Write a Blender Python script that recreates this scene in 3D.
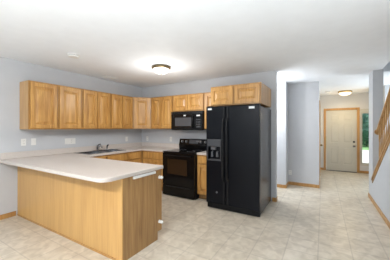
import bpy, bmesh, math, random
from mathutils import Vector, Matrix
S = bpy.context.scene
for o in list(bpy.data.objects): bpy.data.objects.remove(o)
COL = S.collection
R = math.radians
# ------------------------------------------------------------------ camera, world, light, exposure
CAMH = 1.3955; YAW = 0.5351; FPX = 216.3
cd = bpy.data.cameras.new('camera'); cam = bpy.data.objects.new('camera', cd); COL.objects.link(cam)
cam.location = (0, 0, CAMH); cam.rotation_euler = (math.pi/2, 0, YAW)
cd.sensor_fit = 'HORIZONTAL'; cd.sensor_width = 36; cd.lens = FPX/390*36; cd.shift_y = -2.05/390
cd.clip_start = .02
S.camera = cam
S.view_settings.view_transform = 'Standard'; S.view_settings.look = 'None'
S.view_settings.gamma = 1; S.view_settings.use_curve_mapping = False
S.view_settings.exposure = 0.12
w = bpy.data.worlds.new('World'); S.world = w; w.use_nodes = True
wn = w.node_tree.nodes; wn['Background'].inputs[0].default_value = (.80, .90, 1, 1); wn['Background'].inputs[1].default_value = .9

def area(name, loc, rot, sx, sy, power, col=(1, 1, 1), spread=math.pi):
    l = bpy.data.lights.new(name, 'AREA'); l.shape = 'RECTANGLE'; l.size = sx; l.size_y = sy
    l.energy = power; l.color = col; l.spread = spread
    o = bpy.data.objects.new(name, l); COL.objects.link(o); o.location = loc; o.rotation_euler = rot
    return o
DAY = (.80, .91, 1.0)
WARM = (1.0, .90, .76)
# daylight entering by the tall windows of the back wall and of the living room side, behind the camera
LW = dict(back=22, fill_l=96, fill_r=140, stair=7, pass_fill=22, hall_fill=28)
area('window_daylight', (-2.3, -3.38, 1.25), (R(90), 0, 0), 2.3, 2.0, LW['back']*.6, DAY)
area('window_daylight', (0.55, -3.38, 1.25), (R(90), 0, 0), 1.5, 2.0, LW['back']*.4, DAY)
area('stairwell_fill', (1.45, 3.6, 4.85), (0, 0, 0), .9, 2.6, LW['stair'], DAY)  # unseen fill added above the stair; no opening up there
area('passage_fill', (-2.5, 4.9, 1.5), (R(90), 0, R(-90)), .8, 1.2, LW['pass_fill'], DAY)  # unseen fill added to brighten the passage and hall floor
area('hall_side_fill', (1.93, 6.5, 1.5), (R(90), 0, R(90)), .9, 1.3, LW['hall_fill'], DAY)  # unseen fill added to brighten the entry hall from the right
# up-facing fill added to brighten the ceiling, standing in for a bounced flash
area('ceiling_bounce_fill', (.0, -.35, .9), (math.pi, 0, 0), 1.4, 1.1, LW['fill_l'], (.85, .94, 1))
sun = bpy.data.lights.new('sun', 'SUN'); sun.energy = 5.0; sun.angle = R(3); sun.color = (1, .96, .9)
so = bpy.data.objects.new('sun', sun); COL.objects.link(so); so.location = (3, 9, 6); so.rotation_euler = (R(-35), R(20), 0)
P_KITCHEN = 15; P_DINING = 84; P_PASSAGE = 20; P_ENTRY = 7   # watts of the lamps

# ------------------------------------------------------------------ materials
def newmat(name):
    m = bpy.data.materials.new(name); m.use_nodes = True
    nt = m.node_tree; b = nt.nodes['Principled BSDF']; return m, nt, b
def plain(name, col, rough=.5, metal=0, bump=0, bscale=200, spec=.5):
    m, nt, b = newmat(name)
    n = nt.nodes.new('ShaderNodeTexNoise'); n.inputs['Scale'].default_value = 6; n.inputs['Detail'].default_value = 3
    tc = nt.nodes.new('ShaderNodeTexCoord'); nt.links.new(tc.outputs['Object'], n.inputs['Vector'])
    r = nt.nodes.new('ShaderNodeValToRGB')
    r.color_ramp.elements[0].color = (col[0]*.96, col[1]*.96, col[2]*.96, 1)
    r.color_ramp.elements[1].color = (min(1, col[0]*1.03), min(1, col[1]*1.03), min(1, col[2]*1.03), 1)
    nt.links.new(n.outputs['Fac'], r.inputs['Fac']); nt.links.new(r.outputs['Color'], b.inputs['Base Color'])
    b.inputs['Roughness'].default_value = rough; b.inputs['Metallic'].default_value = metal
    b.inputs['Specular IOR Level'].default_value = spec
    if bump:
        n2 = nt.nodes.new('ShaderNodeTexNoise'); n2.inputs['Scale'].default_value = bscale; n2.inputs['Detail'].default_value = 2
        nt.links.new(tc.outputs['Object'], n2.inputs['Vector'])
        bp = nt.nodes.new('ShaderNodeBump'); bp.inputs['Strength'].default_value = bump; bp.inputs['Distance'].default_value = .004
        nt.links.new(n2.outputs['Fac'], bp.inputs['Height']); nt.links.new(bp.outputs['Normal'], b.inputs['Normal'])
    return m
def oak(name, light, dark, rough=.38, axis=2, scale=1.0):
    m, nt, b = newmat(name); N = nt.nodes.new; L = nt.links.new
    tc = N('ShaderNodeTexCoord'); oi = N('ShaderNodeObjectInfo')
    off = N('ShaderNodeVectorMath'); off.operation = 'ADD'
    mul = N('ShaderNodeMath'); mul.operation = 'MULTIPLY'; mul.inputs[1].default_value = 37
    L(oi.outputs['Random'], mul.inputs[0]); L(tc.outputs['Object'], off.inputs[0]); L(mul.outputs[0], off.inputs[1])
    mp = N('ShaderNodeMapping'); sc = [9*scale]*3; sc[axis] = .9*scale; mp.inputs['Scale'].default_value = sc
    L(off.outputs[0], mp.inputs['Vector'])
    n1 = N('ShaderNodeTexNoise'); n1.inputs['Scale'].default_value = 1; n1.inputs['Detail'].default_value = 5; n1.inputs['Distortion'].default_value = 1.2
    L(mp.outputs[0], n1.inputs['Vector'])
    mp2 = N('ShaderNodeMapping'); sc = [90*scale]*3; sc[axis] = 3*scale; mp2.inputs['Scale'].default_value = sc
    L(off.outputs[0], mp2.inputs['Vector'])
    n2 = N('ShaderNodeTexNoise'); n2.inputs['Scale'].default_value = 1; n2.inputs['Detail'].default_value = 3
    L(mp2.outputs[0], n2.inputs['Vector'])
    mx = N('ShaderNodeMath'); mx.operation = 'MULTIPLY_ADD'; mx.inputs[1].default_value = .45; 
    L(n2.outputs['Fac'], mx.inputs[0]); 
    m3 = N('ShaderNodeMath'); m3.operation = 'MULTIPLY'; m3.inputs[1].default_value = .55
    L(n1.outputs['Fac'], m3.inputs[0]); L(m3.outputs[0], mx.inputs[2])
    r = N('ShaderNodeValToRGB'); e = r.color_ramp.elements
    e[0].position = .34; e[0].color = (*dark, 1); e[1].position = .62; e[1].color = (*light, 1)
    L(mx.outputs[0], r.inputs['Fac']); L(r.outputs['Color'], b.inputs['Base Color'])
    b.inputs['Roughness'].default_value = rough; b.inputs['Coat Weight'].default_value = .15; b.inputs['Coat Roughness'].default_value = .25
    bp = N('ShaderNodeBump'); bp.inputs['Strength'].default_value = .08; bp.inputs['Distance'].default_value = .002
    L(n2.outputs['Fac'], bp.inputs['Height']); L(bp.outputs['Normal'], b.inputs['Normal'])
    return m
def emit(name, col, s):
    m, nt, b = newmat(name)
    b.inputs['Base Color'].default_value = (*col, 1); b.inputs['Emission Color'].default_value = (*col, 1)
    b.inputs['Emission Strength'].default_value = s; b.inputs['Roughness'].default_value = .3
    return m
def floor_mat():
    m, nt, b = newmat('vinyl_floor'); N = nt.nodes.new; L = nt.links.new
    tc = N('ShaderNodeTexCoord'); mp = N('ShaderNodeMapping'); mp.inputs['Location'].default_value = (.05, -.1, 0)
    L(tc.outputs['Object'], mp.inputs['Vector'])
    br = N('ShaderNodeTexBrick'); br.offset = 0; br.squash = 1
    br.inputs['Scale'].default_value = 1; br.inputs['Brick Width'].default_value = .325; br.inputs['Row Height'].default_value = .325
    br.inputs['Mortar Size'].default_value = .008; br.inputs['Mortar Smooth'].default_value = .5
    br.inputs['Color1'].default_value = (.64, .575, .48, 1); br.inputs['Color2'].default_value = (.60, .53, .43, 1); br.inputs['Mortar'].default_value = (.51, .45, .37, 1)
    L(mp.outputs[0], br.inputs['Vector'])
    n = N('ShaderNodeTexNoise'); n.inputs['Scale'].default_value = 9; n.inputs['Detail'].default_value = 6; n.inputs['Distortion'].default_value = .8
    L(tc.outputs['Object'], n.inputs['Vector'])
    r = N('ShaderNodeValToRGB'); r.color_ramp.elements[0].position = .35; r.color_ramp.elements[1].position = .68
    r.color_ramp.elements[0].color = (.84, .82, .79, 1); r.color_ramp.elements[1].color = (1.1, 1.1, 1.1, 1)
    L(n.outputs['Fac'], r.inputs['Fac'])
    mx = N('ShaderNodeMix'); mx.data_type = 'RGBA'; mx.blend_type = 'MULTIPLY'; mx.inputs[0].default_value = 1
    L(br.outputs['Color'], mx.inputs[6]); L(r.outputs['Color'], mx.inputs[7]); L(mx.outputs[2], b.inputs['Base Color'])
    b.inputs['Roughness'].default_value = .33; b.inputs['Specular IOR Level'].default_value = .5
    bp = N('ShaderNodeBump'); bp.inputs['Strength'].default_value = .12; bp.inputs['Distance'].default_value = .002
    L(n.outputs['Fac'], bp.inputs['Height']); L(bp.outputs['Normal'], b.inputs['Normal'])
    return m
def laminate():
    m, nt, b = newmat('beige_laminate'); N = nt.nodes.new; L = nt.links.new
    tc = N('ShaderNodeTexCoord'); n = N('ShaderNodeTexNoise'); n.inputs['Scale'].default_value = 160; n.inputs['Detail'].default_value = 2
    L(tc.outputs['Object'], n.inputs['Vector'])
    r = N('ShaderNodeValToRGB'); e = r.color_ramp.elements
    e[0].position = .35; e[0].color = (.57, .505, .455, 1); e[1].position = .6; e[1].color = (.655, .595, .55, 1)
    L(n.outputs['Fac'], r.inputs['Fac']); L(r.outputs['Color'], b.inputs['Base Color'])
    b.inputs['Roughness'].default_value = .32
    return m
M = dict(
    wall=plain('wall_paint', (.55, .56, .582), .6, bump=.05, bscale=300),
    hall=plain('hall_paint', (.68, .67, .66), .6, bump=.05, bscale=300),
    ceil=plain('ceiling_paint', (.88, .905, .94), .75, bump=.25, bscale=90),
    floor=floor_mat(),
    oak=oak('oak_door', (.64, .355, .108), (.37, .165, .036)),
    oak_frame=oak('oak_frame', (.52, .28, .085), (.32, .145, .034)),
    oak_side=oak('oak_side', (.60, .36, .15), (.43, .235, .085)),
    oak_panel=oak('oak_veneer_panel', (.64, .38, .135), (.54, .30, .10), rough=.4, scale=.8),
    oak_end=oak('oak_end_panel', (.44, .25, .095), (.25, .125, .04), rough=.45),
    oak_trim=oak('oak_trim', (.56, .31, .10), (.36, .17, .045), scale=.8),
    oak_rail=oak('oak_railing', (.52, .29, .10), (.30, .145, .04)),
    laminate=laminate(),
    black=plain('black_gloss', (.004, .004, .0045), .14, spec=.3),
    black_matte=plain('black_matte', (.008, .008, .009), .45, spec=.3),
    black_tex=plain('black_pebbled', (.005, .0058, .0085), .30, bump=.22, bscale=260, spec=.16),
    black_side=plain('black_cabinet_side', (.024, .025, .03), .25, bump=.12, bscale=260),
    dark_grey=plain('dark_grey_plastic', (.05, .052, .058), .4),
    grey=plain('grey_plastic', (.13, .13, .14), .4),
    oven_glass=plain('oven_glass', (.03, .017, .009), .06),
    mw_glass=plain('microwave_glass', (.07, .072, .08), .2),
    steel=plain('stainless_steel', (.27, .27, .28), .25, metal=1),
    chrome=plain('chrome', (.6, .6, .62), .12, metal=1),
    dark_chrome=plain('dark_metal', (.10, .10, .105), .2, metal=.7),
    brass=plain('antique_brass', (.23, .17, .09), .3, metal=.9),
    brassb=plain('brass', (.55, .38, .13), .3, metal=.9),
    white=plain('white_plastic', (.80, .79, .76), .35),
    white_trim=plain('white_paint', (.80, .80, .80), .4),
    label=plain('white_badge', (.75, .77, .78), .3),
    door=plain('door_paint', (.60, .575, .50), .42),
    slot_dark=plain('dark_gap', (.02, .02, .02), .8),  # dark colour of the outlet slots
    grass=plain('lawn_green', (.18, .36, .12), .9, bump=.6, bscale=40),
    leaf=plain('leaf_green', (.08, .2, .11), .7),
    leafb=plain('leaf_blue_green', (.34, .52, .46), .7),
    bark=plain('bark', (.12, .08, .05), .9),
    concrete=plain('concrete', (.62, .60, .57), .85),
    wood_tread=oak('oak_tread', (.5, .29, .11), (.34, .17, .06), axis=0),
    carpet=plain('beige_carpet', (.45, .40, .34), .95),
)
def glass():
    m, nt, b = newmat('window_glass')
    b.inputs['Base Color'].default_value = (.9, .97, .95, 1); b.inputs['Roughness'].default_value = .02
    b.inputs['Transmission Weight'].default_value = 1; b.inputs['IOR'].default_value = 1.1
    return m
M['glass'] = glass()
M['lampK'] = emit('kitchen_lamp_glass', (1, .96, .90), 1.1)
M['lampD'] = emit('dining_lamp_glass', (1, .97, .92), 1.1)
M['lampP'] = emit('passage_lamp_glass', (.98, .98, 1), 1.1)
M['lampE'] = emit('entry_lamp_glass', (1, .88, .68), 1.1)

# ------------------------------------------------------------------ mesh helpers
def box(bm, x0, x1, y0, y1, z0, z1, bev=0, seg=1):
    t = bmesh.new()
    bmesh.ops.create_cube(t, size=1)
    for v in t.verts:
        v.co = Vector(((x0+x1)/2+v.co.x*(x1-x0), (y0+y1)/2+v.co.y*(y1-y0), (z0+z1)/2+v.co.z*(z1-z0)))
    if bev: bmesh.ops.bevel(t, geom=t.edges[:], offset=bev, segments=seg, affect='EDGES', profile=.5)
    merge(bm, t)
def merge(bm, t, mat=None):
    if mat: bmesh.ops.transform(t, matrix=mat, verts=t.verts)
    me = bpy.data.meshes.new('tmp'); t.to_mesh(me); t.free(); bm.from_mesh(me); bpy.data.meshes.remove(me)
def cyl(bm, p0, p1, r0, r1=None, n=20, caps=True):
    r1 = r0 if r1 is None else r1; p0 = Vector(p0); p1 = Vector(p1); d = p1-p0
    t = bmesh.new(); bmesh.ops.create_cone(t, cap_ends=caps, segments=n, radius1=r0, radius2=r1, depth=d.length)
    q = d.to_track_quat('Z', 'Y').to_matrix().to_4x4()
    merge(bm, t, Matrix.Translation((p0+p1)/2) @ q)
def lathe(bm, prof, n=40):   # prof: list of (r,z)
    rings = []
    for r, z in prof:
        if r < 1e-5: rings.append([bm.verts.new((0, 0, z))])
        else: rings.append([bm.verts.new((r*math.cos(2*math.pi*i/n), r*math.sin(2*math.pi*i/n), z)) for i in range(n)])
    for a, b in zip(rings, rings[1:]):
        for i in range(n):
            j = (i+1) % n
            if len(a) == 1 and len(b) == 1: continue
            if len(a) == 1: bm.faces.new((a[0], b[i], b[j]))
            elif len(b) == 1: bm.faces.new((a[i], b[0], a[j]))
            else: bm.faces.new((a[i], b[i], b[j], a[j]))
    bmesh.ops.recalc_face_normals(bm, faces=bm.faces)
def prism(bm, pts, z0, z1, bev=0):    # polygon in xy, extruded in z
    t = bmesh.new()
    f = t.faces.new([t.verts.new((x, y, z0)) for x, y in pts])
    e = bmesh.ops.extrude_face_region(t, geom=[f])
    for v in [g for g in e['geom'] if isinstance(g, bmesh.types.BMVert)]: v.co.z = z1
    bmesh.ops.recalc_face_normals(t, faces=t.faces)
    if bev: bmesh.ops.bevel(t, geom=[q for q in t.edges if abs(q.verts[0].co.z-q.verts[1].co.z) < 1e-6], offset=bev, segments=3, affect='EDGES', profile=.5)
    merge(bm, t)
def tube(bm, pts, r, n=12):
    pts = [Vector(p) for p in pts]; rings = []
    for i, p in enumerate(pts):
        d = (pts[min(i+1, len(pts)-1)]-pts[max(i-1, 0)]).normalized()
        a = d.orthogonal().normalized() if i == 0 else (rings[-1][1]-d*rings[-1][1].dot(d)).normalized()
        b = d.cross(a); rr = r[i] if isinstance(r, (list, tuple)) else r
        rings.append(([bm.verts.new(p+(a*math.cos(2*math.pi*k/n)+b*math.sin(2*math.pi*k/n))*rr) for k in range(n)], a))
    for (A, _), (B, _) in zip(rings, rings[1:]):
        for k in range(n): bm.faces.new((A[k], A[(k+1) % n], B[(k+1) % n], B[k]))
    bm.faces.new(rings[0][0][::-1]); bm.faces.new(rings[-1][0])
def obj(name, bm, mat, parent=None, smooth=False, loc=None, rz=None):
    me = bpy.data.meshes.new(name); bm.to_mesh(me); bm.free()
    me.materials.append(M[mat] if isinstance(mat, str) else mat)
    if smooth:
        for p in me.polygons: p.use_smooth = True
    o = bpy.data.objects.new(name, me); COL.objects.link(o)
    if parent: o.parent = parent
    if loc: o.location = loc
    if rz is not None: o.rotation_euler.z = rz
    return o
def B(*boxes, bev=0, seg=1):
    bm = bmesh.new()
    for b in boxes: box(bm, *b, bev=bev, seg=seg)
    return bm
def thing(name, label, cat, loc=(0, 0, 0), rz=0, group=None):
    o = bpy.data.objects.new(name, None); COL.objects.link(o); o.location = loc; o.rotation_euler.z = rz
    o.empty_display_size = .1
    return tag(o, label, cat, group)
def tag(o, label, cat, group=None):
    o['label'] = label; o['category'] = cat
    if group: o['group'] = group
    return o
def struct(name, bm, mat, label=None):
    o = obj(name, bm, mat); o['kind'] = 'structure'
    if label: o['label'] = label
    return o
def copy_tree(o, parent=None):
    c = o.copy(); COL.objects.link(c)
    if parent: c.parent = parent
    for ch in list(o.children): copy_tree(ch, c)
    return c

# ------------------------------------------------------------------ the setting
XW, YW, HC = -4.218, 4.293, 2.477
XK = -.77; XE = -.745            # free end of the kitchen's back wall
XR, TR = .80, .155    # stair wall plane, thickness
YP0, YP1 = 5.2, 5.6   # pillar at the foot of the stair
YD = 8.38             # entry wall
YB = -3.5             # wall behind the camera
XS = 1.95             # far wall of the stair
XO = 3.0              # living room side wall
struct('floor', B((XW-.15, XO+.15, YB-.15, YD+.15, -.12, 0)), 'floor')
cb = B((XW-.15, .93, YB-.15, YD+.15, HC, HC+.2), (.93, XO+.15, YB-.15, 1.9, HC, HC+.2), (.93, XO+.15, 5.42, YD+.15, HC, HC+.2))
struct('ceiling', cb, 'ceil')
struct('ceiling_stairwell', B((.7, XS+.3, 1.7, 5.6, 4.9, 5.0)), 'ceil')
struct('wall_left', B((XW-.12, XW, YB, YW+.12, 0, HC)), 'wall')
struct('wall_kitchen_back', B((XW-.12, XK, YW, YW+.12, 0, HC)), 'wall')
struct('wall_passage', B((-2.7, XE, 5.38, 5.9, 0, HC), (-2.7, -2.58, YW+.12, 4.45, 0, HC), (-2.7, -2.58, 5.32, 5.38, 0, HC), (-2.7, -2.58, 4.45, 5.32, 0, .85), (-2.7, -2.58, 4.45, 5.32, 2.15, HC)), 'wall')
struct('wall_recess', B((XE, -.085, 5.78, 5.9, 0, HC)), 'wall')
# hall's left wall, with a closet doorway
struct('wall_hall_left', B((-.205, -.085, 5.9, 6.42, 0, HC), (-.205, -.085, 7.24, YD, 0, HC), (-.205, -.085, 6.42, 7.24, 2.04, HC)), 'hall')
# entry wall around the door and the sidelight
DX0, DX1, DH = .083, .905, 1.965
SX0, SX1, SZ0, SZ1 = 1.0, 1.26, .27, 1.885
struct('wall_entry', B((-.205, DX0-.02, YD, YD+.15, 0, HC), (DX0-.02, DX1+.02, YD, YD+.15, DH+.02, HC), (DX1+.02, SX0, YD, YD+.15, 0, HC),
     (SX0, SX1, YD, YD+.15, 0, SZ0), (SX0, SX1, YD, YD+.15, SZ1, HC), (SX1, XS+.12, YD, YD+.15, 0, HC)), 'hall')
struct('wall_entry_right', B((1.34, XS+.12, 7.15, YD, 0, HC)), 'wall')
struct('wall_stair_far', B((XS, XS+.12, 1.7, 6.0, 0, 4.9), (XS, XS+.12, 7.0, 7.15, 0, 4.9), (XS, XS+.12, 6.0, 7.0, 0, .8), (XS, XS+.12, 6.0, 7.0, 2.2, 4.9)), 'wall')
# stair guard wall: slopes with the stair, ends on a full-height pillar
SL = .68
def capz(y): return .45+(YP0-y)*SL
g = bmesh.new(); t = bmesh.new()
yt = YP0-(HC-.04-.45)/SL
pts = [(YP0, 0), (YP0, capz(YP0)-.04), (yt, HC), (1.8, HC), (1.8, 0)]
prism(t, pts, 0, TR)      # polygon in (y,z) -> rotate so that local x=y, y=z, z=x
mt = Matrix(((0, 0, 1, XR), (1, 0, 0, 0), (0, 1, 0, 0), (0, 0, 0, 1)))
merge(g, t, mt)
bmesh.ops.recalc_face_normals(g, faces=g.faces)
struct('wall_stair', g, 'wall')
struct('wall_pillar', B((XR, XR+TR, YP0, YP1, 0, HC)), 'wall')
struct('wall_stairwell', B((.80, .93, 1.7, 5.54, HC+.2, 4.9), (.93, XS, 5.42, 5.54, HC+.2, 4.9), (.93, XS, 1.78, 1.9, HC+.2, 4.9)), 'wall')
struct('wall_living_near', B((XR, XO, 1.7, 1.8, 0, HC)), 'wall')
# walls behind the camera, with their windows
struct('wall_behind', B((XW-.12, -3.5, YB-.12, YB, 0, HC), (-1.1, -.25, YB-.12, YB, 0, HC), (1.35, XO+.12, YB-.12, YB, 0, HC),
     (-3.5, -1.1, YB-.12, YB, 2.3, HC), (-.25, 1.35, YB-.12, YB, 2.3, HC), (-3.5, -1.1, YB-.12, YB, 0, .2), (-.25, 1.35, YB-.12, YB, 0, .2)), 'wall')
struct('wall_living_side', B((XO, XO+.12, YB, -2.6, 0, HC), (XO, XO+.12, .2, 1.8, 0, HC), (XO, XO+.12, -2.6, .2, 0, .3), (XO, XO+.12, -2.6, .2, 2.3, HC)), 'wall')
def window(name, x0, x1, y0, y1, z0, z1):
    along_x = (x1-x0) > (y1-y0); f = .05
    if along_x:
        xm = (x0+x1)/2
        fr = B((x0, x0+f, y0, y1, z0, z1), (x1-f, x1, y0, y1, z0, z1), (x0+f, x1-f, y0, y1, z0, z0+f), (x0+f, x1-f, y0, y1, z1-f, z1), (xm-f/2, xm+f/2, y0, y1, z0+f, z1-f))
        ym = (y0+y1)/2; gl = B((x0+f, x1-f, ym-.004, ym+.004, z0+f, z1-f))
    else:
        ym = (y0+y1)/2
        fr = B((x0, x1, y0, y0+f, z0, z1), (x0, x1, y1-f, y1, z0, z1), (x0, x1, y0+f, y1-f, z0, z0+f), (x0, x1, y0+f, y1-f, z1-f, z1), (x0, x1, ym-f/2, ym+f/2, z0+f, z1-f))
        xm = (x0+x1)/2; gl = B((xm-.004, xm+.004, y0+f, y1-f, z0+f, z1-f))
    o = struct(name, fr, 'white_trim'); obj('pane', gl, 'glass', o); return o
window('window_1', -3.498, -1.102, YB-.11, YB-.03, .202, 2.298)
window('window_2', -.248, 1.348, YB-.11, YB-.03, .202, 2.298)
window('window_3', XO+.03, XO+.11, -2.598, .198, .302, 2.298)
window('window_5_added', -2.68, -2.60, 4.452, 5.318, .852, 2.148)  # made-up window, added to go with the passage fill light
window('window_6_added', XS+.03, XS+.11, 6.002, 6.998, .802, 2.198)  # made-up window out of view, added for the entry hall fill
# baseboards (oak)
bh, bt = .075, .012
struct('baseboard_left', B((XW, XW+bt, YB+.02, 1.51, 0, bh), bev=.003), 'oak_trim')
struct('baseboard_kitchen_back', B((-.835, XK+bt, YW-bt, YW, 0, bh), (XK, XK+bt, YW, YW+.12, 0, bh)), 'oak_trim')
struct('baseboard_passage', B((-2.58, XE+bt, 5.38-bt, 5.38, 0, bh), (XE, XE+bt, 5.38, 5.78, 0, bh)), 'oak_trim')
struct('baseboard_recess', B((XE+bt, -.085+bt, 5.78-bt, 5.78, 0, bh), (-.085, -.085+bt, 5.78, 6.36, 0, bh)), 'oak_trim')
struct('baseboard_hall_left', B((-.085, -.085+bt, 7.30, YD, 0, bh)), 'oak_trim')
struct('baseboard_entry', B((-.085+bt, DX0-.07, YD-bt, YD, 0, bh), (DX1+.07, SX1+.06, YD-bt, YD, 0, bh)), 'oak_trim')
struct('baseboard_stair', B((XR-bt, XR, 1.7, YP1, 0, bh), (XR-bt, XR+TR, YP1, YP1+bt, 0, bh)), 'oak_trim')
# stair wall cap
c = bmesh.new()
for (h0, h1, ex) in ((0.0, .028, .022), (-.05, 0.0, .012)):
    t = bmesh.new(); y1 = YP0-.001; y0 = yt+.03
    prism(t, [(y1, capz(y1)-.04+h0), (y1, capz(y1)-.04+h1+.012), (y0, capz(y0)-.04+h1+.012), (y0, capz(y0)-.04+h0)], -ex, TR+ex if h0 == 0 else -.001)
    merge(c, t, mt)
bmesh.ops.recalc_face_normals(c, faces=c.faces)
struct('trim_1', c, 'oak_rail')
# front door with oak casing
struct('trim_2', B((DX0-.068, DX0-.004, YD-.018, YD, 0, DH+.004), (DX1+.004, DX1+.068, YD-.018, YD, 0, DH+.004), (DX0-.068, DX1+.068, YD-.018, YD, DH+.004, DH+.068),
     (DX0-.019, DX0-.002, YD, YD+.14, 0, DH), (DX1+.002, DX1+.019, YD, YD+.14, 0, DH), (DX0-.019, DX1+.019, YD, YD+.14, DH+.002, DH+.019)), 'oak_trim')
struct('trim_3', B((DX0, DX1, YD-.03, YD+.13, 0, .012)), 'dark_chrome')
def panel_slab(x0, x1, z0, z1, t, panels, depth=.009, groove=.03):
    # slab whose front (y=0) carries raised panels, built as a grid of faces
    bm = bmesh.new()
    xs = sorted({x0, x1, *[p[0] for p in panels], *[p[1] for p in panels]})
    zs = sorted({z0, z1, *[p[2] for p in panels], *[p[3] for p in panels]})
    V = {}
    def v(x, y, z):
        k = (round(x, 5), round(y, 5), round(z, 5))
        if k not in V: V[k] = bm.verts.new((x, y, z))
        return V[k]
    def quad(a, b, c_, d): bm.faces.new((a, b, c_, d))
    def inp(xa, xb, za, zb):
        xm, zm = (xa+xb)/2, (za+zb)/2
        return any(p[0] < xm < p[1] and p[2] < zm < p[3] for p in panels)
    for xa, xb in zip(xs, xs[1:]):
        for za, zb in zip(zs, zs[1:]):
            if not inp(xa, xb, za, zb): quad(v(xa, 0, za), v(xb, 0, za), v(xb, 0, zb), v(xa, 0, zb))
    for a, b, c_, d in panels:
        prev = [v(a, 0, c_), v(b, 0, c_), v(b, 0, d), v(a, 0, d)]
        for ins, y in ((.003, depth), (.018, depth), (groove+.018, .003), (groove+.020, .003)):
            r = [v(a+ins, y, c_+ins), v(b-ins, y, c_+ins), v(b-ins, y, d-ins), v(a+ins, y, d-ins)]
            for i in range(4): quad(prev[i], prev[(i+1) % 4], r[(i+1) % 4], r[i])
            prev = r
        quad(*prev)
    A = [v(x0, 0, z0), v(x1, 0, z0), v(x1, 0, z1), v(x0, 0, z1)]
    bm2 = bmesh.new(); box(bm2, x0, x1, .0005+depth+.001, t, z0, z1)
    # closed sides between the front lattice and the back box
    for (xa, za), (xb, zb) in (((x0, z0), (x1, z0)), ((x1, z0), (x1, z1)), ((x1, z1), (x0, z1)), ((x0, z1), (x0, z0))):
        q = [bm.verts.new((xa, 0, za)), bm.verts.new((xb, 0, zb)), bm.verts.new((xb, t, zb)), bm.verts.new((xa, t, za))]
        bm.faces.new(q)
    merge(bm, bm2)
    bmesh.ops.recalc_face_normals(bm, faces=bm.faces)
    return bm
W_ = DX1-DX0
pn = []
for (za, zb) in ((.22, .78), (.92, 1.52), (1.62, 1.84)):
    for (xa, xb) in ((.115, W_/2-.055), (W_/2+.055, W_-.115)):
        pn.append((xa, xb, za, zb))
d1 = obj('door_1', panel_slab(0.002, W_-.002, .014, DH-.002, .042, pn, depth=.012, groove=.035), 'door', loc=(DX0, YD+.02, 0)); d1['kind'] = 'structure'
k = bmesh.new(); cyl(k, (W_-.075, 0, .955), (W_-.075, -.014, .955), .030); cyl(k, (W_-.075, -.014, .955), (W_-.075, -.028, .955), .012)
obj('deadbolt', k, 'dark_chrome', d1)
k = bmesh.new(); cyl(k, (W_-.07, 0, .82), (W_-.07, -.012, .82), .032); cyl(k, (W_-.07, -.012, .82), (W_-.07, -.05, .82), .012)
t = bmesh.new(); bmesh.ops.create_uvsphere(t, u_segments=20, v_segments=12, radius=.028); merge(k, t, Matrix.Translation((W_-.07, -.062, .82)))
obj('door_knob', k, 'steel', d1, smooth=True)
# sidelight window
sd = struct('window_4', B((SX0+.001, SX0+.04, YD+.02, YD+.1, SZ0+.001, SZ1-.001), (SX1-.04, SX1-.001, YD+.02, YD+.1, SZ0+.001, SZ1-.001), (SX0+.04, SX1-.04, YD+.02, YD+.1, SZ0+.001, SZ0+.04), (SX0+.04, SX1-.04, YD+.02, YD+.1, SZ1-.04, SZ1-.001),
     (SX0-.012, SX0-.001, YD-.012, YD, SZ0-.03, SZ1+.03), (SX1+.001, SX1+.03, YD-.012, YD, SZ0-.03, SZ1+.03), (SX0-.001, SX1+.001, YD-.012, YD, SZ0-.03, SZ0-.001), (SX0-.001, SX1+.001, YD-.012, YD, SZ1+.001, SZ1+.03)), 'door')
obj('pane', B((SX0+.04, SX1-.04, YD+.055, YD+.063, SZ0+.04, SZ1-.04)), 'glass', sd)
struct('trim_4', B((DX1+.068, SX1+.07, YD-.016, YD, SZ1+.04, SZ1+.095), (SX1+.031, SX1+.07, YD-.016, YD, 0, SZ1+.04)), 'door')
# closet door in the hall's left wall
struct('trim_5', B((-.085, -.069, 6.36, 6.42, 0, 2.10), (-.085, -.069, 7.24, 7.30, 0, 2.10), (-.085, -.069, 6.42, 7.24, 2.04, 2.10)), 'oak_trim')
pn = [(.10, .34, .2, .95), (.46, .70, .2, .95), (.10, .34, 1.1, 1.85), (.46, .70, 1.1, 1.85)]
d2 = obj('door_2', panel_slab(.004, .806, .012, 2.034, .036, pn), 'door', loc=(-.10, 6.425, 0), rz=R(90)); d2['kind'] = 'structure'
k = bmesh.new(); cyl(k, (.06, 0, .95), (.06, -.05, .95), .012); t = bmesh.new(); bmesh.ops.create_uvsphere(t, u_segments=16, v_segments=10, radius=.028); merge(k, t, Matrix.Translation((.06, -.062, .95)))
obj('door_knob', k, 'brass', d2, smooth=True)

# ------------------------------------------------------------------ outside the entry
struct('ground', B((-6, 14, 18.5, 46, -.25, -.15)), 'grass')
struct('ground_driveway', B((-2, 6, YD+.15, 18.5, -.25, -.1)), 'concrete')
random.seed(4)
def foliage(cx, cy, cz, rx, rz, n, s):
    bm = bmesh.new()
    for _ in range(n):
        while True:
            p = Vector((random.uniform(-1, 1), random.uniform(-1, 1), random.uniform(-1, 1)))
            if .45 < p.length < 1: break
        c_ = Vector((cx+p.x*rx, cy+p.y*rx, cz+p.z*rz))
        a = Vector((random.gauss(0, 1), random.gauss(0, 1), random.gauss(0, 1))).normalized(); b_ = a.orthogonal().normalized(); u = a.cross(b_)
        L = s*random.uniform(.7, 1.3)
        bm.faces.new([bm.verts.new(c_+q) for q in (-b_*L, u*L*.45, b_*L, -u*L*.45)])
    return bm
def tree(loc, rx, cz, rz, label, mat, n, s, trunk):
    o = thing('tree', label, 'tree', loc)
    obj('crown', foliage(0, 0, cz, rx, rz, n, s), mat, o)
    b_ = bmesh.new(); tube(b_, [(0, 0, 0), (.03, 0, trunk*.5), (0, .05, trunk)], [.14, .11, .07]); obj('trunk', b_, 'bark', o)
    return o
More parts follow.
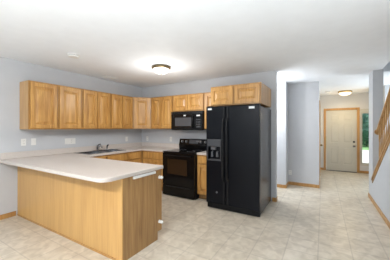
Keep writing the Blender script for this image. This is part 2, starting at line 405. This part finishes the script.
tree((3.9, 27.5, -.15), 2.8, 3.3, 3.1, 'tall leafy tree on the lawn seen through the glass beside the front door', 'leafb', 4200, .24, 3)
sh = thing('shrub', 'low dark green shrub under the tree, seen through the glass beside the front door', 'shrub', (3.15, 23.2, -.15))
obj('foliage', foliage(0, 0, .72, .9, .62, 1300, .09), 'leaf', sh)
b_ = bmesh.new(); tube(b_, [(0, 0, 0), (.02, 0, .5)], [.05, .03]); obj('stem', b_, 'bark', sh)

# ------------------------------------------------------------------ stair
st = bmesh.new(); run, rise = .275, .187
ys = 5.75; x0, x1 = XR+TR+.004, XS-.004
poly = [(ys, 0)]
for i in range(13):
    poly += [(ys-i*run, (i+1)*rise), (ys-(i+1)*run, (i+1)*rise)]
yend = ys-13*run
poly += [(yend, 13*rise-.3), (ys-.45, 0)]
t = bmesh.new(); prism(t, poly, x0, x1); merge(st, t, Matrix(((0, 0, 1, 0), (1, 0, 0, 0), (0, 1, 0, 0), (0, 0, 0, 1)))); bmesh.ops.recalc_face_normals(st, faces=st.faces)
o = struct('floor_stair', st, 'carpet')
rl = thing('stair_railing', 'oak stair railing with square balusters climbing above the sloping wall at the right', 'railing', (XR+TR/2, YP0, capz(YP0)))
b_ = bmesh.new(); t = bmesh.new()
y1 = YP0-.012; y0 = yt+.12
hr = lambda y: capz(y)+.905
prism(t, [(y1, hr(y1)-.062), (y1, hr(y1)), (y0, hr(y0)), (y0, hr(y0)-.062)], -.03, .03, bev=.0)
merge(b_, t, Matrix(((0, 0, 1, 0), (1, 0, 0, -YP0), (0, 1, 0, -capz(YP0)), (0, 0, 0, 1)))); bmesh.ops.recalc_face_normals(b_, faces=b_.faces)
bmesh.ops.bevel(b_, geom=b_.edges[:], offset=.012, segments=3, affect='EDGES')
obj('handrail', b_, 'oak_rail', rl)
b_ = bmesh.new(); zr = hr(YP0)-.035-capz(YP0); cyl(b_, (0, -.002, zr), (0, -.022, zr), .055, .048, 28); obj('rosette', b_, 'oak_rail', rl)
y = YP0-.13
while y > y0+.03:
    b_ = bmesh.new(); zb = capz(y)-capz(YP0)+.006; zt = hr(y)-capz(YP0)-.055; s_ = .014; dy = y-YP0
    hh = zt-zb
    # square ends, turned middle
    box(b_, -s_, s_, dy-s_, dy+s_, zb-.003, zb+.20, bev=.002)
    rings = [(.009, zb+.20), (.015, zb+.225), (.010, zb+.25), (.0135, zb+.36), (.008, zt-.26), (.0125, zt-.22), (.010, zt-.2)]
    t = bmesh.new(); lathe(t, [(0, zb+.199)]+rings+[(0, zt-.199)], 12); merge(b_, t, Matrix.Translation((0, dy, 0)))
    box(b_, -s_*.9, s_*.9, dy-s_*.9, dy+s_*.9, zt-.2, zt, bev=.002)
    obj('baluster', b_, 'oak_rail', rl)
    y -= .125

# ------------------------------------------------------------------ cabinets
def door_mesh(w, h, t=.022, st=.055):
    return panel_slab(0, w, 0, h, t, [(st, w-st, st, h-st)], depth=.016, groove=min(.036, w*.12))
def face_frame(w, h, z0, z1, mids=(), rails=(), t=.018, sw=.038, extra_l=0, extra_r=0):
    bs = [(-extra_l, sw, 0, t, z0, z1), (w-sw, w+extra_r, 0, t, z0, z1), (sw, w-sw, 0, t, z0, z0+sw), (sw, w-sw, 0, t, z1-sw, z1)]
    for m_ in mids: bs.append((m_-sw/2, m_+sw/2, 0, t, z0+sw, z1-sw))
    for r_ in rails: bs.append((sw, w-sw, 0, t, r_-sw/2, r_+sw/2))
    return B(*bs)
def wall_cab(label, loc, rz, w, d, z0, z1, nd, group='oak wall cabinets', gap=.022, doors=None):
    o = thing('wall_cabinet', label, 'cabinet', (loc[0], loc[1], z0), rz, group)
    h = z1-z0
    obj('carcass', B((.001, w-.001, .018, d-.002, 0, h)), 'oak_side', o)
    if doors is None:
        dw = (w-gap*2-(nd-1)*.012)/nd; doors = [(gap+i*(dw+.012), dw) for i in range(nd)]
    mids = [] if nd == 1 else [(doors[i][0]+doors[i][1]+doors[i+1][0])/2 for i in range(nd-1)]
    f = face_frame(w-.002, h, 0, h, mids); bmesh.ops.translate(f, verts=f.verts, vec=(.001, 0, 0)); obj('face_frame', f, 'oak_frame', o)
    for x, dw in doors:
        obj('door', door_mesh(dw, h-.045), 'oak', o, loc=(x, -.0225, .02))
    return o
ZT, ZB = 2.134, 1.372; UD = .305; XF = XW+UD; YF = YW-UD
g_ = None
wall_cab('oak wall cabinet at the open left end of the row, its side panel showing', (XF, 1.559, 0), R(90), .430, UD, ZB, ZT, 1)
wall_cab('single-door oak wall cabinet second from the left, above the wide white wall plate', (XF, 1.991, 0), R(90), .425, UD, ZB, ZT, 1)
wall_cab('two-door oak wall cabinet on the left wall, above the faucet', (XF, 2.418, 0), R(90), .626, UD, ZB, ZT, 2)
wall_cab('two-door oak wall cabinet on the left wall, next to the diagonal corner cabinet', (XF, 3.046, 0), R(90), .635, UD, ZB, ZT, 2)
# diagonal corner cabinet
cc = thing('wall_cabinet', 'diagonal oak corner wall cabinet with a single pale door', 'cabinet', (XW, YW, ZB), 0, 'oak wall cabinets')
b_ = bmesh.new(); q = .61; prism(b_, [(.002, -.002), (.002, -q+.001), (UD-.012, -q+.001), (q-.001, -UD+.012), (q-.001, -.002)], 0, ZT-ZB); obj('carcass', b_, 'oak_side', cc)
dl = math.hypot(q-UD, q-UD)
f = face_frame(dl-.004, ZT-ZB, 0, ZT-ZB)
bmesh.ops.transform(f, matrix=Matrix.Translation((UD, -q, 0)) @ Matrix.Rotation(R(45), 4, 'Z') @ Matrix.Translation((.002, -.001, 0)), verts=f.verts); obj('face_frame', f, 'oak_frame', cc)
dm = door_mesh(dl-.06, ZT-ZB-.045); obj('door', dm, 'oak', cc, loc=(UD+(.03+.0235)*math.cos(R(45)), -q+(.03-.0235)*math.sin(R(45)), .02), rz=R(45))
XM0, XM1 = -2.945, -2.14
XFR0 = -1.752
wall_cab('two-door oak wall cabinet on the back wall, between the corner cabinet and the microwave', (XW+q+.001, YF, 0), 0, XM0-(XW+q)-.003, UD, ZB, ZT, 2)
wall_cab('short two-door oak wall cabinet right above the microwave', (XM0, YF, 0), 0, XM1-XM0-.002, UD, 1.762, ZT, 2, gap=.016)
wall_cab('narrow oak wall cabinet squeezed between the microwave and the refrigerator cabinet', (XM1, YF, 0), 0, XFR0-XM1-.012, UD, ZB, ZT, 1)
YFC = 3.526
wall_cab('deep two-door oak cabinet above the black refrigerator', (XFR0-.008, YFC, 0), 0, .905, YW-YFC, 1.79, ZT, 2, doors=[(.02, .41), (.468, .417)])

# base cabinets
BT = .872
def base_cab(label, loc, rz, w, d, fronts, group='oak base cabinets', sunk=False):
    # fronts: list of (kind, x, w, z, h)
    o = thing('base_cabinet', label, 'cabinet', (loc[0], loc[1], 0), rz, group)
    cz = .71 if sunk else BT
    obj('carcass', B((.001, w-.001, .018, d-.002, .10, cz)), 'oak_side', o)
    obj('toe_kick', B((.001, w-.001, .075, .09, 0, .10)), 'oak_end', o)
    f = face_frame(w-.002, 0, .10, BT, rails=(.70,)); bmesh.ops.translate(f, verts=f.verts, vec=(.001, 0, 0)); obj('face_frame', f, 'oak_frame', o)
    for kd, x, fw, z, h in fronts:
        if kd == 'drawer':
            b_ = bmesh.new(); box(b_, 0, fw, 0, .019, 0, h, bev=.005, seg=2); obj('drawer', b_, 'oak', o, loc=(x, -.0195, z))
        else: obj('door', door_mesh(fw, h), 'oak', o, loc=(x, -.0225, z))
    return o
BX = XW+.61; BY = YW-.61    # faces of the base runs
base_cab('oak base cabinet under the sink', (BX, 2.215, 0), R(90), 1.02, .61, [('drawer', .02, .48, .715, .135), ('drawer', .52, .48, .715, .135), ('door', .02, .48, .12, .57), ('door', .52, .48, .12, .57)], sunk=True)
base_cab('oak base cabinet between the sink cabinet and the room corner', (BX, 3.237, 0), R(90), .442, .61, [('drawer', .02, .36, .715, .135), ('door', .02, .36, .12, .57)])
XRG0, XRG1 = -2.905, -2.125
base_cab('oak base cabinet on the back wall nearest the room corner', (BX+.001, BY, 0), 0, .341, .61, [('drawer', .045, .272, .715, .135), ('door', .045, .272, .12, .57)])
base_cab('oak base cabinet on the back wall, left beside the range', (BX+.344, BY, 0), 0, XRG0-(BX+.344)-.004, .61, [('drawer', .02, XRG0-(BX+.344)-.045, .715, .135), ('door', .02, XRG0-(BX+.344)-.045, .12, .57)])
base_cab('narrow oak base cabinet between the range and the refrigerator', (XRG1+.004, BY-.02, 0), 0, .345, .63, [('drawer', .02, .305, .715, .135), ('door', .02, .305, .12, .57)])
# peninsula
PX = -1.782; PY0, PY1 = 1.532, 2.15
pe = thing('peninsula_cabinet', 'oak peninsula with a wide plain back panel and a darker end panel', 'cabinet', (0, 0, 0))
obj('carcass', B((XW+.002, PX-.02, PY0+.014, PY1-.02, .10, BT-.002), (XW+.002, PX-.02, PY0+.014, PY1-.08, 0, .10)), 'oak_side', pe)
obj('back_panel', B((XW+.002, PX-.045, PY0, PY0+.012, .0, BT-.002)), 'oak_panel', pe)
obj('corner_post', B((PX-.043, PX+.004, PY0-.006, PY0+.014, 0, BT-.002), bev=.003), 'oak_panel', pe)
b_ = bmesh.new(); t = bmesh.new(); prism(t, [(PY0+.016, 0), (PY0+.016, BT-.002), (PY1, BT-.002), (PY1, .10), (PY1-.06, .10), (PY1-.06, 0)], PX-.018, PX)
merge(b_, t, Matrix(((0, 0, 1, 0), (1, 0, 0, 0), (0, 1, 0, 0), (0, 0, 0, 1)))); bmesh.ops.recalc_face_normals(b_, faces=b_.faces); e_ = obj('end_panel', b_, 'oak_end', pe); e_['label'] = 'darker oak end panel'
obj('base_trim', B((XW+.014, PX-.045, PY0-.008, PY0-.001, 0, .022)), 'oak_trim', pe)
obj('filler_strip', B((PX-.018, PX-.001, PY1+.001, PY1+.018, .10, BT-.002)), 'oak_frame', pe)
r_ = bmesh.new(); box(r_, PX+.001, PX+.026, 1.675, 2.03, .838, .868, bev=.006, seg=2); q_ = obj('rail', r_, 'white', pe); q_['label'] = 'white horizontal bar under the counter edge'
for z in (.775, .216):
    k = bmesh.new(); cyl(k, (PX+.001, PY1-.03, z), (PX+.012, PY1-.03, z), .022, .020); cyl(k, (PX+.012, PY1-.03, z), (PX+.03, PY1-.03, z), .012)
    t = bmesh.new(); bmesh.ops.create_uvsphere(t, u_segments=16, v_segments=10, radius=.021); merge(k, t, Matrix.Translation((PX+.038, PY1-.03, z)))
    q_ = obj('knob', k, 'white', pe, smooth=True); q_['label'] = 'white round knob on the end panel'

# worktop (U-shaped) with sink cut-out
CT0, CT1 = .874, .914
SKX0, SKX1, SKY0, SKY1 = -4.12, -3.655, 2.38, 3.26
CX = BX+.028; CY = BY-.028; PCY0, PCY1, PCX = 1.292, 2.19, -1.762
w_ = thing('countertop', 'beige laminate U-shaped countertop running from the peninsula to the range', 'countertop', (0, 0, 0))
b_ = bmesh.new()
def slab(pts, bev_pts=()):
    t = bmesh.new(); prism(t, pts, CT0, CT1)
    merge(b_, t)
rc = .11
arc = lambda cx, cy, r, a0, a1, n=8: [(cx+r*math.cos(R(a0+(a1-a0)*i/n)), cy+r*math.sin(R(a0+(a1-a0)*i/n))) for i in range(n+1)]
pen = [(XW+.002, PCY0)]+arc(PCX-rc, PCY0+rc, rc, -90, 0)+arc(PCX-.02, PCY1-.02, .02, 0, 90, 4)+[(XW+.002, PCY1)]
t = bmesh.new(); prism(t, pen, CT0, CT1, bev=.008); merge(b_, t)
E_ = .004
box(b_, XW+.002, CX, PCY1-.02, SKY0+.02, CT0+E_, CT1-.0004)
box(b_, XW+.002, SKX0+.02, SKY0+.02, SKY1-.02, CT0+E_, CT1-.0004)
box(b_, SKX1-.02, CX, SKY0+.02, SKY1-.02, CT0+E_, CT1-.0004)
box(b_, XW+.002, CX, SKY1-.02, YW-.002, CT0+E_, CT1-.0004)
box(b_, CX, XRG0-.004, CY, YW-.002, CT0+E_, CT1-.0004)
obj('worktop', b_, 'laminate', w_)
obj('backsplash', B((XW+.002, XW+.022, PCY0+.02, YW-.002, CT1, CT1+.10), (XW+.022, XRG0-.004, YW-.022, YW-.002, CT1, CT1+.10), bev=.003), 'laminate', w_)
w2 = thing('countertop', 'short beige laminate countertop between the range and the refrigerator', 'countertop', (0, 0, 0))
obj('worktop', B((XRG1+.004, XFR0-.012, CY-.02, YW-.002, CT0, CT1), bev=.006, seg=2), 'laminate', w2)
obj('backsplash', B((XRG1+.004, XFR0-.012, YW-.022, YW-.002, CT1+.001, CT1+.10), bev=.003), 'laminate', w2)

# sink: rim with two bowls
sk = thing('sink', 'stainless steel double-bowl sink set into the counter on the left wall', 'sink', (0, 0, 0))
x0, x1, y0, y1 = SKX0, SKX1, SKY0, SKY1; ym = (y0+y1)/2; rw = .03; zr0, zr1 = CT1+.0005, CT1+.007
obj('rim', B((x0, x0+.07, y0, y1, zr0, zr1), (x1-rw, x1, y0, y1, zr0, zr1), (x0+.07, x1-rw, y0, y0+rw, zr0, zr1), (x0+.07, x1-rw, y1-rw, y1, zr0, zr1), (x0+.07, x1-rw, ym-.015, ym+.015, zr0, zr1)), 'steel', sk)
for (ya, yb) in ((y0+rw, ym-.015), (ym+.015, y1-rw)):
    xa, xb = x0+.07, x1-rw; h = .002; zb = .74
    b_ = bmesh.new()
    top = [(xa, ya), (xb, ya), (xb, yb), (xa, yb)]; bot = [(xa+.02, ya+.02), (xb-.02, ya+.02), (xb-.02, yb-.02), (xa+.02, yb-.02)]
    T = [b_.verts.new((*p, zr0+.003)) for p in top]; Bo = [b_.verts.new((*p, zb)) for p in bot]
    for i in range(4): b_.faces.new((T[i], T[(i+1) % 4], Bo[(i+1) % 4], Bo[i]))
    b_.faces.new(Bo)
    o = obj('bowl', b_, 'steel', sk)
    md = o.modifiers.new('shell', 'SOLIDIFY'); md.thickness = .002
fx, fy = SKX0+.033, 2.87
fa = thing('faucet', 'dark metal single-lever faucet behind the sink', 'faucet', (fx, fy, CT1+.008))
b_ = bmesh.new(); box(b_, -.024, .024, -.10, .10, 0, .012, bev=.005, seg=2); obj('base_plate', b_, 'chrome', fa)
b_ = bmesh.new(); cyl(b_, (0, 0, .012), (0, 0, .085), .021, .019); obj('body', b_, 'dark_chrome', fa, smooth=False)
b_ = bmesh.new(); tube(b_, [(0, 0, .05), (.05, -.01, .085), (.11, -.02, .10), (.17, -.03, .095), (.19, -.033, .075)], [.013, .013, .012, .012, .012]); obj('spout', b_, 'chrome', fa, smooth=True)
b_ = bmesh.new(); tube(b_, [(0, 0, .085), (0, .01, .105), (.01, .035, .125), (.02, .06, .13)], [.018, .014, .010, .008]); obj('lever', b_, 'dark_chrome', fa, smooth=True)
sp = thing('sink_sprayer', 'small dark side sprayer standing right of the faucet', 'sprayer', (fx, fy+.235, CT1+.008))
b_ = bmesh.new(); cyl(b_, (0, 0, 0), (0, 0, .015), .022, .018); obj('collar', b_, 'chrome', sp)
b_ = bmesh.new(); tube(b_, [(0, 0, .015), (0, 0, .06), (.005, .005, .09), (.025, .02, .105)], [.012, .014, .018, .015]); obj('spray_head', b_, 'dark_chrome', sp, smooth=True)

# ------------------------------------------------------------------ range
YR = 3.56
rg = thing('range', 'black freestanding electric range with a window in its oven door', 'stove', (XRG0, YR, 0))
RW = XRG1-XRG0; RD = YW-YR-.03
obj('body', B((.004, RW-.004, .035, RD, .05, .895), (.004, RW-.004, .05, RD, 0.0, .05)), 'black_matte', rg)
ct = obj('cooktop', B((.0, RW, .0, RD, .896, .916), bev=.006, seg=2), 'black', rg)
for (bx_, by_, br_) in ((.22, .17, .10), (.60, .17, .085), (.22, .43, .085), (.60, .43, .10)):
    b_ = bmesh.new(); lathe(b_, [(br_-.012, 0), (br_-.012, .0012), (br_, .0012), (br_, 0)], 40); obj('burner', b_, 'dark_grey', ct, loc=(bx_, by_, .9162))
# oven door as a frame with a window
dz0, dz1 = .235, .885
wx0, wx1, wz0, wz1 = .13, RW-.17, .45, .76
od = obj('oven_door', B((.006, wx0, 0, .034, dz0, dz1), (wx1, RW-.006, 0, .034, dz0, dz1), (wx0, wx1, 0, .034, dz0, wz0), (wx0, wx1, 0, .034, wz1, dz1)), 'black', rg)
obj('oven_window', B((wx0+.001, wx1-.001, .004, .03, wz0+.001, wz1-.001)), 'oven_glass', od)
b_ = bmesh.new(); tube(b_, [(.05, -.045, .835), (RW-.05, -.045, .835)], .014); box(b_, .05, .08, -.045, .001, .823, .847); box(b_, RW-.08, RW-.05, -.045, .001, .823, .847); obj('handle', b_, 'black', od)
dr = obj('drawer', B((.006, RW-.006, 0, .034, .012, .228), bev=.006, seg=2), 'black', rg)
obj('grip', B((.10, RW-.10, -.012, .0, .195, .212), bev=.004), 'black_matte', dr)
# backguard
bz0, bz1 = .918, 1.145
b_ = bmesh.new(); t = bmesh.new(); prism(t, [(RD-.09, bz0), (RD-.10, bz0+.09), (RD-.06, bz1), (RD, bz1), (RD, bz0)], .0, RW)
merge(b_, t, Matrix(((0, 0, 1, 0), (1, 0, 0, 0), (0, 1, 0, 0), (0, 0, 0, 1)))); bmesh.ops.recalc_face_normals(b_, faces=b_.faces)
bg = obj('backguard', b_, 'black', rg)
nrm = Vector((0, -(bz1-bz0-.09), .04)).normalized() * 1.0
nrm = Vector((0, -.135, .04)).normalized()
def bgp(x, f): return Vector((x, RD-.10+.04*f, bz0+.09+(bz1-bz0-.09)*f))
for x in (.085, .20, RW-.20, RW-.085):
    p = bgp(x, .55); b_ = bmesh.new(); cyl(b_, p+nrm*.001, p+nrm*.010, .034, .032, 24); cyl(b_, p+nrm*.010, p+nrm*.032, .022, .019, 24); kb = obj('knob', b_, 'dark_grey', bg)
    b_ = bmesh.new(); t = bmesh.new(); box(t, -.003, .003, -.019, .019, 0, .003); merge(b_, t, Matrix.Translation(p+nrm*.0325) @ nrm.to_track_quat('Z', 'Y').to_matrix().to_4x4()); obj('pointer', b_, 'label', kb)
def on_guard(x0, x1, f0, f1, t_):
    b_ = bmesh.new(); a, c_ = bgp(x0, f0), bgp(x1, f1)
    vs = [bgp(x0, f0), bgp(x1, f0), bgp(x1, f1), bgp(x0, f1)]
    lo = [b_.verts.new(v+nrm*.0005) for v in vs]; hi = [b_.verts.new(v+nrm*t_) for v in vs]
    b_.faces.new(hi); b_.faces.new(lo[::-1])
    for i in range(4): b_.faces.new((lo[i], lo[(i+1) % 4], hi[(i+1) % 4], hi[i]))
    bmesh.ops.recalc_face_normals(b_, faces=b_.faces); return b_
pnl = obj('control_panel', on_guard(.27, RW-.27, .25, .9, .004), 'dark_grey', bg)
obj('display', on_guard(.31, .44, .5, .8, .006), 'mw_glass', pnl)
for i in range(4): obj('button', on_guard(.46+.025*i, .478+.025*i, .5, .75, .007), 'grey', pnl)

# ------------------------------------------------------------------ microwave
MY = 3.915; MZ0, MZ1 = 1.346, 1.757; MW = XM1-XM0-.004
mw = thing('microwave', 'black over-the-range microwave with a grey window and keypad', 'microwave', (XM0+.002, MY, MZ0))
MH = MZ1-MZ0; MD = YW-MY-.003
obj('body', B((.002, MW-.002, .03, MD, .012, MH-.001), (.0, MW, .0301, YF-MY-.022, 0, .012)), 'black_matte', mw)
dw = MW*.76
wx0, wx1, wz0, wz1 = .10, dw-.085, .09, .275
md_ = obj('door', B((0, wx0, 0, .029, .014, MH-.062), (wx1, dw, 0, .029, .014, MH-.062), (wx0, wx1, 0, .029, .014, wz0), (wx0, wx1, 0, .029, wz1, MH-.062)), 'black', mw)
obj('window', B((wx0+.001, wx1-.001, .003, .026, wz0+.001, wz1-.001)), 'mw_glass', md_)
b_ = bmesh.new(); tube(b_, [(dw-.035, -.002, .06), (dw-.035, -.032, .085), (dw-.035, -.036, .18), (dw-.035, -.032, .275), (dw-.035, -.002, .30)], .011); obj('handle', b_, 'black', md_, smooth=True)
obj('badge', B((dw*.5+.03, dw*.5+.085, -.002, -.0003, .305, .33)), 'label', md_)
obj('vent_grille', B(*[(0, MW, .006 if i % 2 else 0, .029, MH-.058+i*.0095, MH-.0485+i*.0095) for i in range(6)]), 'black_matte', mw)
cp = obj('control_panel', B((dw+.003, MW, 0, .029, .014, MH-.062)), 'black', mw)
obj('display', B((dw+.05, dw+.135, -.002, -.0003, .295, .325)), 'label', cp)
for r in range(4):
    for c_ in range(3): obj('button', B((dw+.045+c_*.036, dw+.072+c_*.036, -.0015, -.0002, .06+r*.05, .09+r*.05)), 'dark_grey', cp)

# ------------------------------------------------------------------ refrigerator
FX0, FX1, FY = -1.760, -.842, 3.36
fr = thing('refrigerator', 'black side-by-side refrigerator with an ice and water dispenser', 'refrigerator', (FX0, FY, 0))
FW = FX1-FX0; FH = 1.758; FD = YW-FY-.04
s_ = obj('body', B((.004, FW-.004, .082, FD, .03, FH-.015), bev=.004), 'black_side', fr)
obj('foot', B((.05, .10, .15, .2, 0, .03)), 'black_matte', fr); obj('foot', B((FW-.10, FW-.05, .15, .2, 0, .03)), 'black_matte', fr)
b_ = B((.004, FW-.004, .035, .08, .012, .098)); 
for i in range(5): box(b_, .02, FW-.02, .026, .035, .022+i*.015, .030+i*.015)
obj('base_grille', b_, 'black_matte', fr)
sp_ = .362
cx0, cx1, cz0, cz1 = .035, .262, .845, 1.075
dt = .078
ld = obj('freezer_door', B((0, cx0, 0, dt, .105, FH), (cx1, sp_-.004, 0, dt, .105, FH), (cx0, cx1, 0, dt, .105, cz0), (cx0, cx1, 0, dt, cz1, FH), (cx0, cx1, .062, dt, cz0, cz1)), 'black_tex', fr)
obj('refrigerator_door', B((sp_+.004, FW, 0, dt, .105, FH), bev=.010, seg=3), 'black_tex', fr)
rd_ = fr.children[-1]
dp = obj('dispenser', B((cx0-.012, cx0, -.006, .06, cz0-.012, cz1+.012), (cx1, cx1+.012, -.006, .06, cz0-.012, cz1+.012), (cx0, cx1, -.006, .06, cz0-.012, cz0-.0005), (cx0, cx1, -.006, .06, cz1+.0005, cz1+.012)), 'dark_grey', ld)
obj('control_panel', B((cx0-.012, cx1+.012, -.007, -.0005, cz1+.0125, cz1+.125), bev=.002), 'dark_grey', dp)
b_ = bmesh.new(); tube(b_, [(.10, .05, .99), (.10, .02, .975), (.10, .03, .90)], [.012, .016, .02]); obj('paddle', b_, 'grey', dp)
b_ = bmesh.new(); tube(b_, [(.195, .05, .99), (.195, .02, .975), (.195, .03, .90)], [.012, .016, .02]); obj('paddle', b_, 'grey', dp)
obj('chute', B((.08, .17, .01, .06, 1.02, 1.07), bev=.006), 'grey', dp)
obj('drip_tray', B((cx0+.001, cx1-.001, -.004, .06, cz0, cz0+.014)), 'dark_grey', dp)
for (hx, par) in ((sp_-.035, ld), (sp_+.035, rd_)):
    b_ = bmesh.new(); tube(b_, [(hx, .004, .50), (hx, -.04, .56), (hx, -.05, .70), (hx, -.052, 1.05), (hx, -.05, 1.38), (hx, -.04, 1.50), (hx, .004, 1.56)], .015); 
    box(b_, hx-.013, hx+.013, -.010, .0, .11, .56); box(b_, hx-.013, hx+.013, -.010, .0, 1.5, FH-.004)
    obj('handle', b_, 'black_matte', par, smooth=False)
obj('badge', B((.03, .105, -.003, -.0005, 1.705, 1.735), bev=.001), 'label', ld)
obj('badge', B((FW-.165, FW-.075, -.003, -.0005, 1.70, 1.735), bev=.001), 'label', rd_)
b_ = bmesh.new(); cyl(b_, (.20, -.0005, .30), (.20, -.004, .30), .018, .018, 24); obj('emblem', b_, 'grey', ld)
obj('hinge_cover', B((.01, .09, .02, .14, FH+.001, FH+.018), bev=.004), 'black_matte', fr)
obj('hinge_cover', B((FW-.09, FW-.01, .02, .14, FH+.001, FH+.018), bev=.004), 'black_matte', fr)

# ------------------------------------------------------------------ lamps, detectors, vent
def dome_lamp(loc, r, label, lampmat, ringmat, watts, col, drop=.33):
    o = thing('ceiling_light', label, 'ceiling light', loc)
    b_ = bmesh.new(); lathe(b_, [(0, -.001), (r*.98, -.001), (r*1.06, -.016), (r*1.08, -.032), (r*.98, -.045), (r*.93, -.046), (0, -.046)]); obj('rim', b_, ringmat, o, smooth=True)
    b_ = bmesh.new(); dp = r*.52; prof = [(r*.93*math.cos(a), -.047-dp*math.sin(a)) for a in [R(x) for x in range(0, 90, 9)]]+[(0, -.047-dp)]
    lathe(b_, [(0, -.0465)]+prof); obj('glass_bowl', b_, lampmat, o, smooth=True)
    b_ = bmesh.new(); lathe(b_, [(0, -.0475-dp), (.012, -.049-dp), (.014, -.058-dp), (.006, -.068-dp), (0, -.07-dp)], 16); obj('finial', b_, ringmat, o, smooth=True)
    l = bpy.data.lights.new('bulb', 'POINT'); l.energy = watts; l.color = col; l.shadow_soft_size = .06
    lo = bpy.data.objects.new('bulb', l); COL.objects.link(lo); lo.parent = o; lo.location = (0, 0, -.047-dp-drop)
    l = bpy.data.lights.new('bowl_glow', 'AREA'); l.shape = 'DISK'; l.size = r*1.6; l.energy = watts*.5; l.color = col
    lo = bpy.data.objects.new('bowl_glow', l); COL.objects.link(lo); lo.parent = o; lo.location = (0, 0, -.15-dp)
    return o
dome_lamp((-2.46, 2.98, HC), .155, 'bronze-rimmed dome ceiling light over the kitchen, with a small finial', 'lampK', 'brass', P_KITCHEN, (1, .985, .95))
dome_lamp((.55, 7.70, HC), .165, 'brass-rimmed dome ceiling light in the entry hall before the front door', 'lampE', 'brassb', P_ENTRY, (1, .78, .46), .55)
dome_lamp((-1.45, -.65, HC), .19, 'dome ceiling light over the dining area, this side of the peninsula', 'lampD', 'brass', P_DINING, (.96, .98, 1), .08)
dome_lamp((-1.2, 4.9, HC), .15, 'dome ceiling light in the side passage behind the kitchen wall', 'lampP', 'brass', P_PASSAGE, (1, 1, 1))
def detector(loc, r, label):
    o = thing('smoke_detector', label, 'smoke detector', loc)
    b_ = bmesh.new(); lathe(b_, [(0, -.0005), (r, -.0005), (r, -.012), (r*.9, -.014), (0, -.014)]); obj('base', b_, 'white', o)
    b_ = bmesh.new(); lathe(b_, [(0, -.0145), (r*.82, -.0145), (r*.82, -.021), (0, -.021)]); obj('vent_gap', b_, 'grey', o)
    b_ = bmesh.new(); lathe(b_, [(0, -.0215), (r*.9, -.0215), (r*.86, -.036), (r*.6, -.042), (0, -.043)]); obj('cover', b_, 'white', o)
    return o
detector((-3.17, 1.83, HC), .085, 'round white smoke detector on the kitchen ceiling, left of the kitchen light')
detector((.12, 7.53, HC), .07, 'small round white smoke detector left of the entry hall lamp')
vt = thing('ceiling_vent', 'flat white ceiling vent near the left wall above the cabinets', 'vent', (-3.93, 3.05, HC))
obj('frame', B((-.075, .075, -.15, -.13, -.008, -.0005), (-.075, .075, .13, .15, -.008, -.0005), (-.075, -.055, -.13, .13, -.008, -.0005), (.055, .075, -.13, .13, -.008, -.0005)), 'white', vt)
obj('slats', B(*[(-.055+i*.014, -.049+i*.014, -.13, .13, -.012, -.0005) for i in range(8)]), 'white', vt)

# ------------------------------------------------------------------ wall plates
def plate(kind, label, loc, rz, gangs=1, types=('outlet',)):
    name = 'light_switch' if kind == 'switch' else 'wall_outlet'
    o = thing(name, label, 'light switch' if kind == 'switch' else 'outlet', loc, rz)
    wd = .07+(gangs-1)*.046; hh = .057
    obj('cover_plate', B((-wd/2, wd/2, -.006, -.0005, -hh, hh), bev=.002), 'white', o)
    for i, ty in enumerate(types):
        cx = -(gangs-1)*.023+i*.046
        if ty == 'outlet':
            for zz in (-.022, .022):
                s = obj('receptacle', B((cx-.016, cx+.016, -.009, -.0061, zz-.014, zz+.014), bev=.002), 'white', o)
                obj('slots', B((cx-.009, cx-.006, -.0098, -.0091, zz-.006, zz+.006), (cx+.006, cx+.009, -.0098, -.0091, zz-.006, zz+.006)), 'slot_dark', s)
        else:
            obj('toggle', B((cx-.006, cx+.006, -.018, -.0061, -.004, .014), bev=.002), 'white', o)
    return o
plate('outlet', 'white wall outlet on the left wall, leftmost of the plates under the cabinets', (XW, 1.613, 1.162), R(90))
plate('switch', 'white single light switch on the left wall just right of the leftmost outlet', (XW, 1.755, 1.162), R(90), 1, ('switch',))
plate('switch', 'wide white multi-gang wall plate on the left wall, left of the faucet', (XW, 2.37, 1.14), R(90), 4, ('switch', 'switch', 'outlet', 'switch'))
plate('outlet', 'white wall outlet on the left wall near the room corner', (XW, 3.767, 1.12), R(90))
plate('outlet', 'white wall outlet on the back wall near the room corner', (-4.01, YW, 1.115), 0)
plate('outlet', 'white wall outlet on the back wall left of the range', (-3.234, YW, 1.12), 0)
plate('outlet', 'white wall outlet low on the grey wall beyond the refrigerator', (-.70, 5.78, .30), 0)
